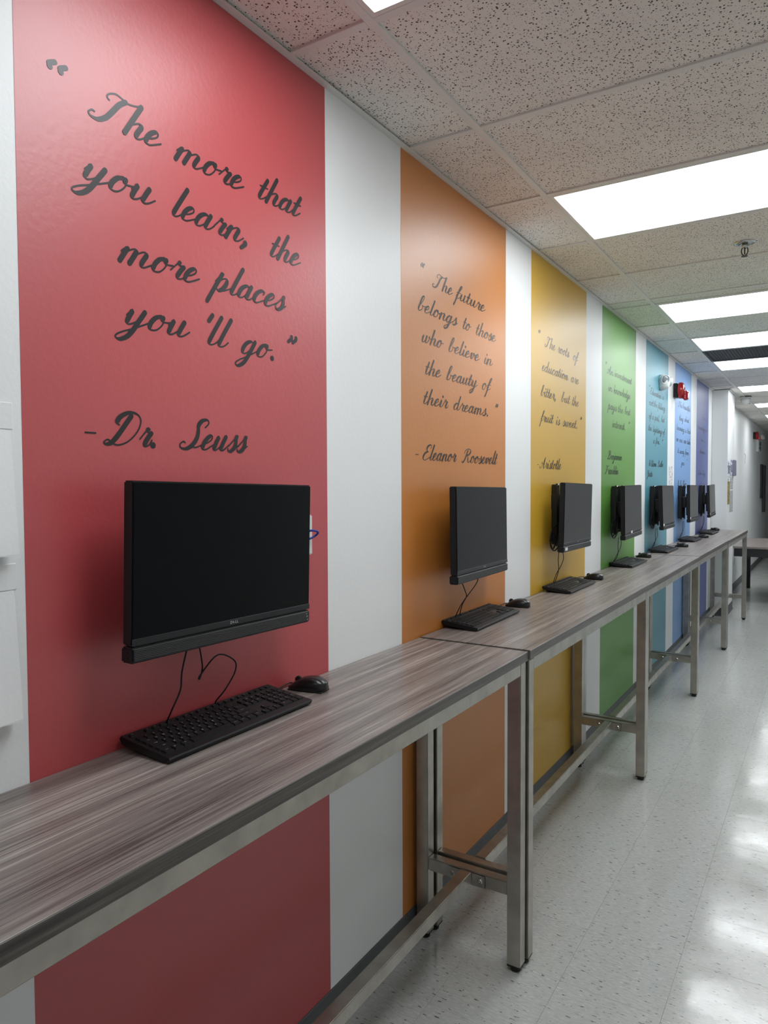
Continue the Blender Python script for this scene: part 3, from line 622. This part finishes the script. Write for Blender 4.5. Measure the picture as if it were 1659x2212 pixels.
for i, (kx, ky, rot) in enumerate(KB):
    z = ZT + KBZ[i]
    t = thing('keyboard', ['black wired keyboard nearest the camera, below the red band', 'black wired keyboard below the orange band', 'black wired keyboard below the yellow band', 'black wired keyboard below the green band', 'black wired keyboard below the teal band', 'black wired keyboard below the light blue band', 'black wired keyboard farthest away, below the indigo band'][i],
              'keyboard', (kx, ky, z), 'keyboards on the bar tables'); t.rotation_euler = (0, 0, rot)
    obj('body', body_me, 'black', t); obj('feet', feet_me, 'rubber', t)
    if i == 0:
        lg = bmesh.new()
        for rz, ks in rows:
            for lab, wd, u in ks:
                k = MB(); cx_, cy_ = key_box(k, u, wd, rz); k.build('key', 'key', t)
                if lab:
                    s_t = .0052 if len(lab) == 1 else .0036
                    ex = Vector((0, 1, 0)); ey = Vector((-1, 0, .116)).normalized()
                    off = -.004 if len(lab) == 1 else 0
                    add_text(lg, lab, s_t, frame4((cx_ - .002 if rz else cx_ - .001, cy_ + off, kz(cx_) + .0038), ex, ey, ex.cross(ey)))
        lm = bpy.data.meshes.new('key_legends'); lg.to_mesh(lm); lg.free(); obj('key_legends', lm, 'legend', t)
    else: obj('keycaps', allk_me, 'key', t)
    obj('indicator_strip', led_me, 'chin', t)
    if i in KC: ca, cb = KC[i]
    else:
        m = MON[i]; y = m[1] - .13 + .03 * random.random(); zb = m[2] - .165
        ca = [(.05, y, zb), (.05, y - .012, zb - .05), (.045, y + .01, zb - .10), (.03, y + .03, zb - .14), (kx + .006, y + .02, z + .026)]
        cb = [(.05, y + .05, zb), (.05, y + .07, zb - .05), (.045, y + .04, zb - .09), (.03, y + .015, zb - .13), (.014, y + .03, z + .012), (.014, y + .2, z + .006), (.008, y + .4, z + .006)]
    inv = (Matrix.Translation((kx, ky, z)) @ Matrix.Rotation(rot, 4, 'Z')).inverted()
    MB().tube([inv @ Vector(q) for q in ca], .0019, 7).build('keyboard_cable', 'black', t, True)
    KC[i] = (ca, cb)

# ------------------------------------------------------------------ mice
def mouse_meshes():
    bm = bmesh.new(); NU, NV = 20, 10; rings = []
    L2, W2, H = .057, .0315, .037
    for j in range(NV + 1):
        v = j / NV; ring = []
        for k in range(NU):
            a = 2 * math.pi * k / NU; cx, sx_ = math.cos(a), math.sin(a)
            ex = math.copysign(abs(cx) ** .8, cx); ey = math.copysign(abs(sx_) ** .85, sx_)
            r = math.cos(v * math.pi / 2) ** .55 if v < 1 else 0.0
            if v < .15: r *= .93 + .07 * v / .15
            x = L2 * ex * r; y = W2 * ey * r * (1 - .10 * math.cos(math.pi * ex * .8))
            hump = 1 - .42 * ((x - .016) / (L2 + .016)) ** 2 - .16 * max(0, -x / L2)
            ring.append(bm.verts.new((x + (.004 if v > .3 else 0), y, .002 + (H - .002) * hump * math.sin(v * math.pi / 2))))
        rings.append(ring)
    for a, b in zip(rings, rings[1:]):
        for k in range(NU): bm.faces.new((a[k], a[(k + 1) % NU], b[(k + 1) % NU], b[k]))
    bm.faces.new(rings[0][::-1]); bmesh.ops.remove_doubles(bm, verts=bm.verts, dist=1e-5)
    bmesh.ops.recalc_face_normals(bm, faces=bm.faces)
    me = bpy.data.meshes.new('body'); bm.to_mesh(me); bm.free()
    for p in me.polygons: p.use_smooth = True
    return me
mouse_me = mouse_meshes()
wheel_me = MB().lathe([(.008, -.0035), (.0105, -.002), (.0105, .002), (.008, .0035)], 18, Matrix.Translation((-.028, 0, .0235)) @ Matrix.Rotation(math.pi / 2, 4, 'X')).mesh('wheel', True)
base_me = MB().box(-.05, .05, -.024, .024, 0, .0035, .0015, 1).mesh('glide_base')
M['mouse'] = plain('satin_black_plastic', srgb(20, 20, 21), .28)
MS = [(.066, 1.452, .18), (.070, 2.905, .12), (.090, 3.995, .05), (.062, 5.385, -.1), (.148, 6.42, -.05), (.140, 7.65, 0), (.085, 8.90, 0)]
MSZ = [0, .004, 0, 0, .002, 0, 0]
for i, (x, y, r) in enumerate(MS):
    z = ZT + MSZ[i]
    t = thing('mouse', ['black wired mouse nearest the camera, beside the largest keyboard', 'black wired mouse by the keyboard below the orange band', 'black wired mouse by the keyboard below the yellow band', 'black wired mouse by the keyboard below the green band',
                        'black wired mouse by the keyboard below the teal band', 'black wired mouse by the keyboard below the light blue band', 'black wired mouse farthest away, near the white column'][i], 'mouse', (x, y, z), 'mice on the bar tables')
    t.rotation_euler = (0, 0, r)
    obj('body', mouse_me, 'mouse', t); obj('wheel', wheel_me, 'rubber', t); obj('glide_base', base_me, 'rubber', t)
    cb = list(KC[i][1]); nose = Matrix.Translation((x, y, z)) @ Matrix.Rotation(r, 4, 'Z')
    if i > 1: cb = cb[:5] + [(.012, (cb[4][1] + y) / 2, z + .010), (.014, y - .02, z + .010)]
    else: cb = cb[:-1]
    cb.append(tuple(nose @ Vector((-.060, .001, .010)))); cb.append(tuple(nose @ Vector((-.044, .0, .011))))
    inv = nose.inverted()
    MB().tube([inv @ Vector(q) for q in cb], .0018, 7).build('mouse_cable', 'black', t, True)

# ------------------------------------------------------------------ wall and ceiling fittings
t = thing('network_outlet', 'white surface outlet box with blue network cable beside the nearest computer', 'outlet', (0.0008, 1.48, 1.433))
MB().box(0, .018, -.05, .056, -.054, .054, .003, 2).build('box', 'whitep', t)
MB().tube([(.018, .028, .010), (.036, .036, .013), (.044, .046, .008), (.034, .046, -.002), (.028, .025, -.010), (.03, -.05, -.02)], .003, 8).build('network_cable', 'bluec', t, True)
for k, (zt, zb, lab) in enumerate(((1.712, 1.447, 'upper white sloped cover panel on the wall left of the red band'), (1.432, 1.158, 'lower white sloped cover panel on the wall left of the red band'))):
    t = thing('cover_panel', lab, 'panel', (.0004, .36, zb), 'white sloped panels left of the red band'); h = zt - zb
    MB().box(0, .0025, 0, .352, h - .046, h, .0008, 1).build('mounting_strip', 'white', t)
    MB().prism([(.001, h - .047), (.0035, h - .047), (.0235, .003), (.0235, 0), (.020, 0), (.0195, .004)], 0, .347).build('sloped_flap', 'white', t)
    MB().prism([(0, h - .05), (.002, h - .05), (.017, .012), (0, .012)], 0, .338).build('backing', 'white', t)
# sprinkler
t = thing('sprinkler_head', 'chrome pendent fire sprinkler head hanging from the ceiling tiles', 'sprinkler', (.855, 3.705, HC + .0065))
MB().lathe([(.047, 0), (.047, -.003), (.034, -.008), (.02, -.009), (.018, -.004)], 28).build('escutcheon', 'chrome', t, True)
MB().lathe([(.013, -.004), (.013, -.024), (.010, -.026)], 16).build('body', 'chrome', t, True)
M['dkmetal'] = plain('dark_bronze_metal', srgb(70, 68, 64), .35, 1)
for s in (-1, 1): MB().tube([(s * .010, 0, -.022), (s * .0135, 0, -.036), (s * .011, 0, -.050), (s * .003, 0, -.060)], .0026, 8).build('frame_arm', 'dkmetal', t, True)
MB().lathe([(.003, -.024), (.003, -.054)], 8).build('bulb', 'dkmetal', t)
MB().lathe([(.004, -.058), (.014, -.062), (.014, -.0635), (.004, -.0635)], 18).build('deflector', 'dkmetal', t)
# dome detector
t = thing('smoke_detector', 'white round domed detector hanging from the ceiling beyond the column', 'smoke detector', (.27, 10.12, HC - .0005))
MB().lathe([(.066, 0), (.066, -.018), (.058, -.024)], 24).build('base', 'whitep', t, True)
MB().lathe([(.056, -.022), (.055, -.05), (.046, -.08), (.03, -.1), (.008, -.108)], 24).build('dome', 'whitep', t, True)
MB().box(.0, .075, -.07, -.062, -.014, -.002).build('bracket', 'cove', t)
# emergency light on the teal band
t = thing('emergency_light', 'white twin-head emergency light on the teal band', 'emergency light', (.0008, 6.23, 2.405), 'white emergency fittings')
MB().lathe([(.062, 0), (.066, .004), (.064, .03), (.05, .062), (.03, .07)], 26, Matrix.Rotation(math.pi / 2, 4, 'Y')).build('housing', 'whitep', t, True)
for (d, off) in (((.62, -.76, -.18), (.040, -.045, .018)), ((.80, .55, -.2), (.055, .062, .012))):
    d = Vector(d).normalized(); q = d.to_track_quat('Z', 'Y').to_matrix().to_4x4()
    h = MB().lathe([(.014, -.03), (.03, -.014), (.036, .012), (.037, .018), (.033, .018), (.031, .012)], 22, Matrix.Translation(off) @ q).build('lamp_head', 'whitep', t, True)
    MB().lathe([(.031, .012), (.028, .016), (.008, .018)], 20, Matrix.Translation(off) @ q).build('lens', 'lens', h, True)
# fire alarm horn strobe
def alarm(lab, loc, big=True):
    t = thing('fire_alarm', lab, 'fire alarm', loc, 'red fire alarm horn strobes')
    RY = Matrix.Rotation(math.pi / 2, 4, 'Y')
    MB().box(0, .034, -.055, .055, -.062, .062, .004, 2).build('back_box', 'black', t)
    MB().lathe([(.06, .034), (.072, .04), (.073, .062), (.064, .078), (.03, .088), (.006, .09)], 28, RY).build('horn', 'redp', t, True)
    st = MB().box(.072, .118, -.03, .04, -.088, -.006, .01, 3).build('strobe_housing', 'redp', t)
    MB().box(.112, .122, -.002, .03, -.030, -.012, .004, 2).build('strobe_lens', 'lens', st)
    b = bmesh.new()
    for k, ch in enumerate('FIRE'): add_text(b, ch, .016, frame4((.1185, -.023, -.022 - k * .016), (0, 1, 0), (0, 0, 1), (1, 0, 0)))
    for k, ch in enumerate('FIRE'): add_text(b, ch, .016, frame4((.096, -.0305, -.022 - k * .016), (1, 0, 0), (0, 0, 1), (0, -1, 0)))
    me = bpy.data.meshes.new('lettering'); b.to_mesh(me); b.free(); obj('lettering', me, 'silver', st)
alarm('red fire alarm horn strobe with black back box on the light blue band', (.0008, 6.85, 2.405))
alarm('small distant red fire alarm on the white wall beside the exit sign', (.0002, 14.5, 2.44))
# exit sign, seen from the corridor, with two lamp heads
t = thing('exit_sign', 'white exit sign with running figure and two lamp heads, far along the wall', 'exit sign', (.0002, 15.3, 2.30))
MB().box(0, .045, -.26, .26, -.13, .13, .006, 2).build('housing', 'whitep', t)
M['green_print'] = plain('dark_green_print', srgb(50, 84, 88), .5)
fg = MB()
fg.lathe([(.022, 0), (.022, .002)], 12, Matrix.Translation((.0452, .08, .085)) @ Matrix.Rotation(math.pi / 2, 4, 'Y'))
for a_, b_ in (((.04, .06), (.0, -.01)), ((.0, -.01), (.05, -.04)), ((.05, -.04), (.04, -.10)), ((.0, -.01), (-.05, -.06)), ((-.05, -.06), (-.1, -.06)), ((.04, .05), (.09, .01)), ((.03, .055), (-.04, .05)), ((-.04, .05), (-.06, .0))):
    fg.tube([(.0455, a_[0] * 1.7, a_[1]), (.0455, b_[0] * 1.7, b_[1])], .015, 6, 0)
fg.build('running_figure', 'green_print', t)
for y in (-.10, .12): MB().lathe([(.02, 0), (.038, .02), (.04, .05)], 16, Matrix.Translation((.06, y, .15)) @ Vector((.7, -.7, .1)).to_track_quat('Z', 'Y').to_matrix().to_4x4()).build('lamp_head', 'whitep', t, True)
# notice on the white stripe, sheets on the column
tag(MB().box(.0006, .0016, 6.640, 6.808, 1.563, 1.727).build('paper_notice', 'paper1'), 'white printed notice on the stripe between teal and light blue bands', 'notice')
X = CX + .0006
def sheet(name, y0, y1, z0, z1, mat, lab, th=.0012, cat='notice'):
    return tag(MB().box(X, X + th, y0, y1, z0, z1).build(name, mat), lab, cat, 'sheets posted on the white column')
sheet('poster', 9.27, 9.49, 1.640, 1.842, 'paper2', 'grey printed poster at upper left of the white column side')
MB().box(X + .0012, X + .0016, 9.285, 9.47, 1.69, 1.79).build('picture', 'purple', bpy.data.objects['poster'])
o = sheet('poster', 9.50, 9.70, 1.66, 1.865, 'paper2', 'grey printed poster beside the grey dispenser on the column')
MB().box(X + .0012, X + .0016, 9.53, 9.67, 1.71, 1.80).build('picture', 'purple', o)
t = thing('dispenser_box', 'grey wall dispenser box at the far edge of the white column', 'dispenser', (CX + .0002, 9.80, 1.765))
MB().box(0, .03, -.085, .095, -.098, .098, .006, 2).build('housing', 'purple', t); MB().box(.029, .032, -.06, .07, -.08, .08, .001, 1).build('front_cover', 'purple', t)
sheet('small_sign', 9.28, 9.40, 1.603, 1.632, 'paper3', 'small grey sign between poster and ochre sheet on the column')
sheet('ochre_sheet', 9.28, 9.49, 1.325, 1.600, 'brass', 'ochre printed sheet on the white column side')
sheet('grey_sheet', 9.52, 9.80, 1.505, 1.652, 'paper3', 'grey printed sheet below the dispenser on the column')
sheet('grey_sheet', 9.49, 9.82, 1.225, 1.488, 'paper3', 'lowest grey printed sheet on the white column side')
# far wall: dark boards, hook, outlet
tag(MB().box(.0004, .03, 16.05, 16.45, 1.284, 1.96, .003, 1).build('dark_board', 'board'), 'shorter dark board on the far white wall', 'board')
tag(MB().box(.0004, .05, 16.55, 16.80, .99, 1.95, .003, 1).build('dark_board', 'board'), 'taller narrow dark board farthest along the white wall', 'board')
t = thing('wall_outlet', 'white electrical outlet plate low on the wall under the far table', 'outlet', (.0004, 11.75, .42))
MB().box(0, .006, -.035, .035, -.058, .058, .002, 1).build('cover_plate', 'whitep', t); MB().box(.005, .008, -.016, .016, -.034, .034, .001, 1).build('socket', 'tee', t)
tag(MB().tube([(.001, 12.95, 2.06), (.02, 12.96, 2.03), (.014, 12.94, 1.95), (.02, 12.93, 1.9)], .004, 6).build('hanging_cord', 'legend', None, True), 'thin grey cord hanging on the white wall before the exit sign', 'cord')
# far table
t = thing('far_table', 'low grey topped table with black frame standing beyond the column', 'table', (.135, 10.28, 0))
MB().box(0, 1.25, 0, 1.75, .730, .755, .002, 1).build('tabletop', 'lamx', t)
for x0, x1, y0, y1 in ((.01, 1.24, .01, .04), (.01, 1.24, 1.71, 1.74), (.01, .04, .04, 1.71), (1.21, 1.24, .04, 1.71)): MB().box(x0, x1, y0, y1, .625, .730).build('apron', 'blackm', t)
for x, y in ((.035, 1.70), (1.20, 1.70), (1.20, .05), (.62, .05)): MB().box(x - .028, x + .028, y - .028, y + .028, .0, .626, .003, 1).build('leg', 'blackm', t)
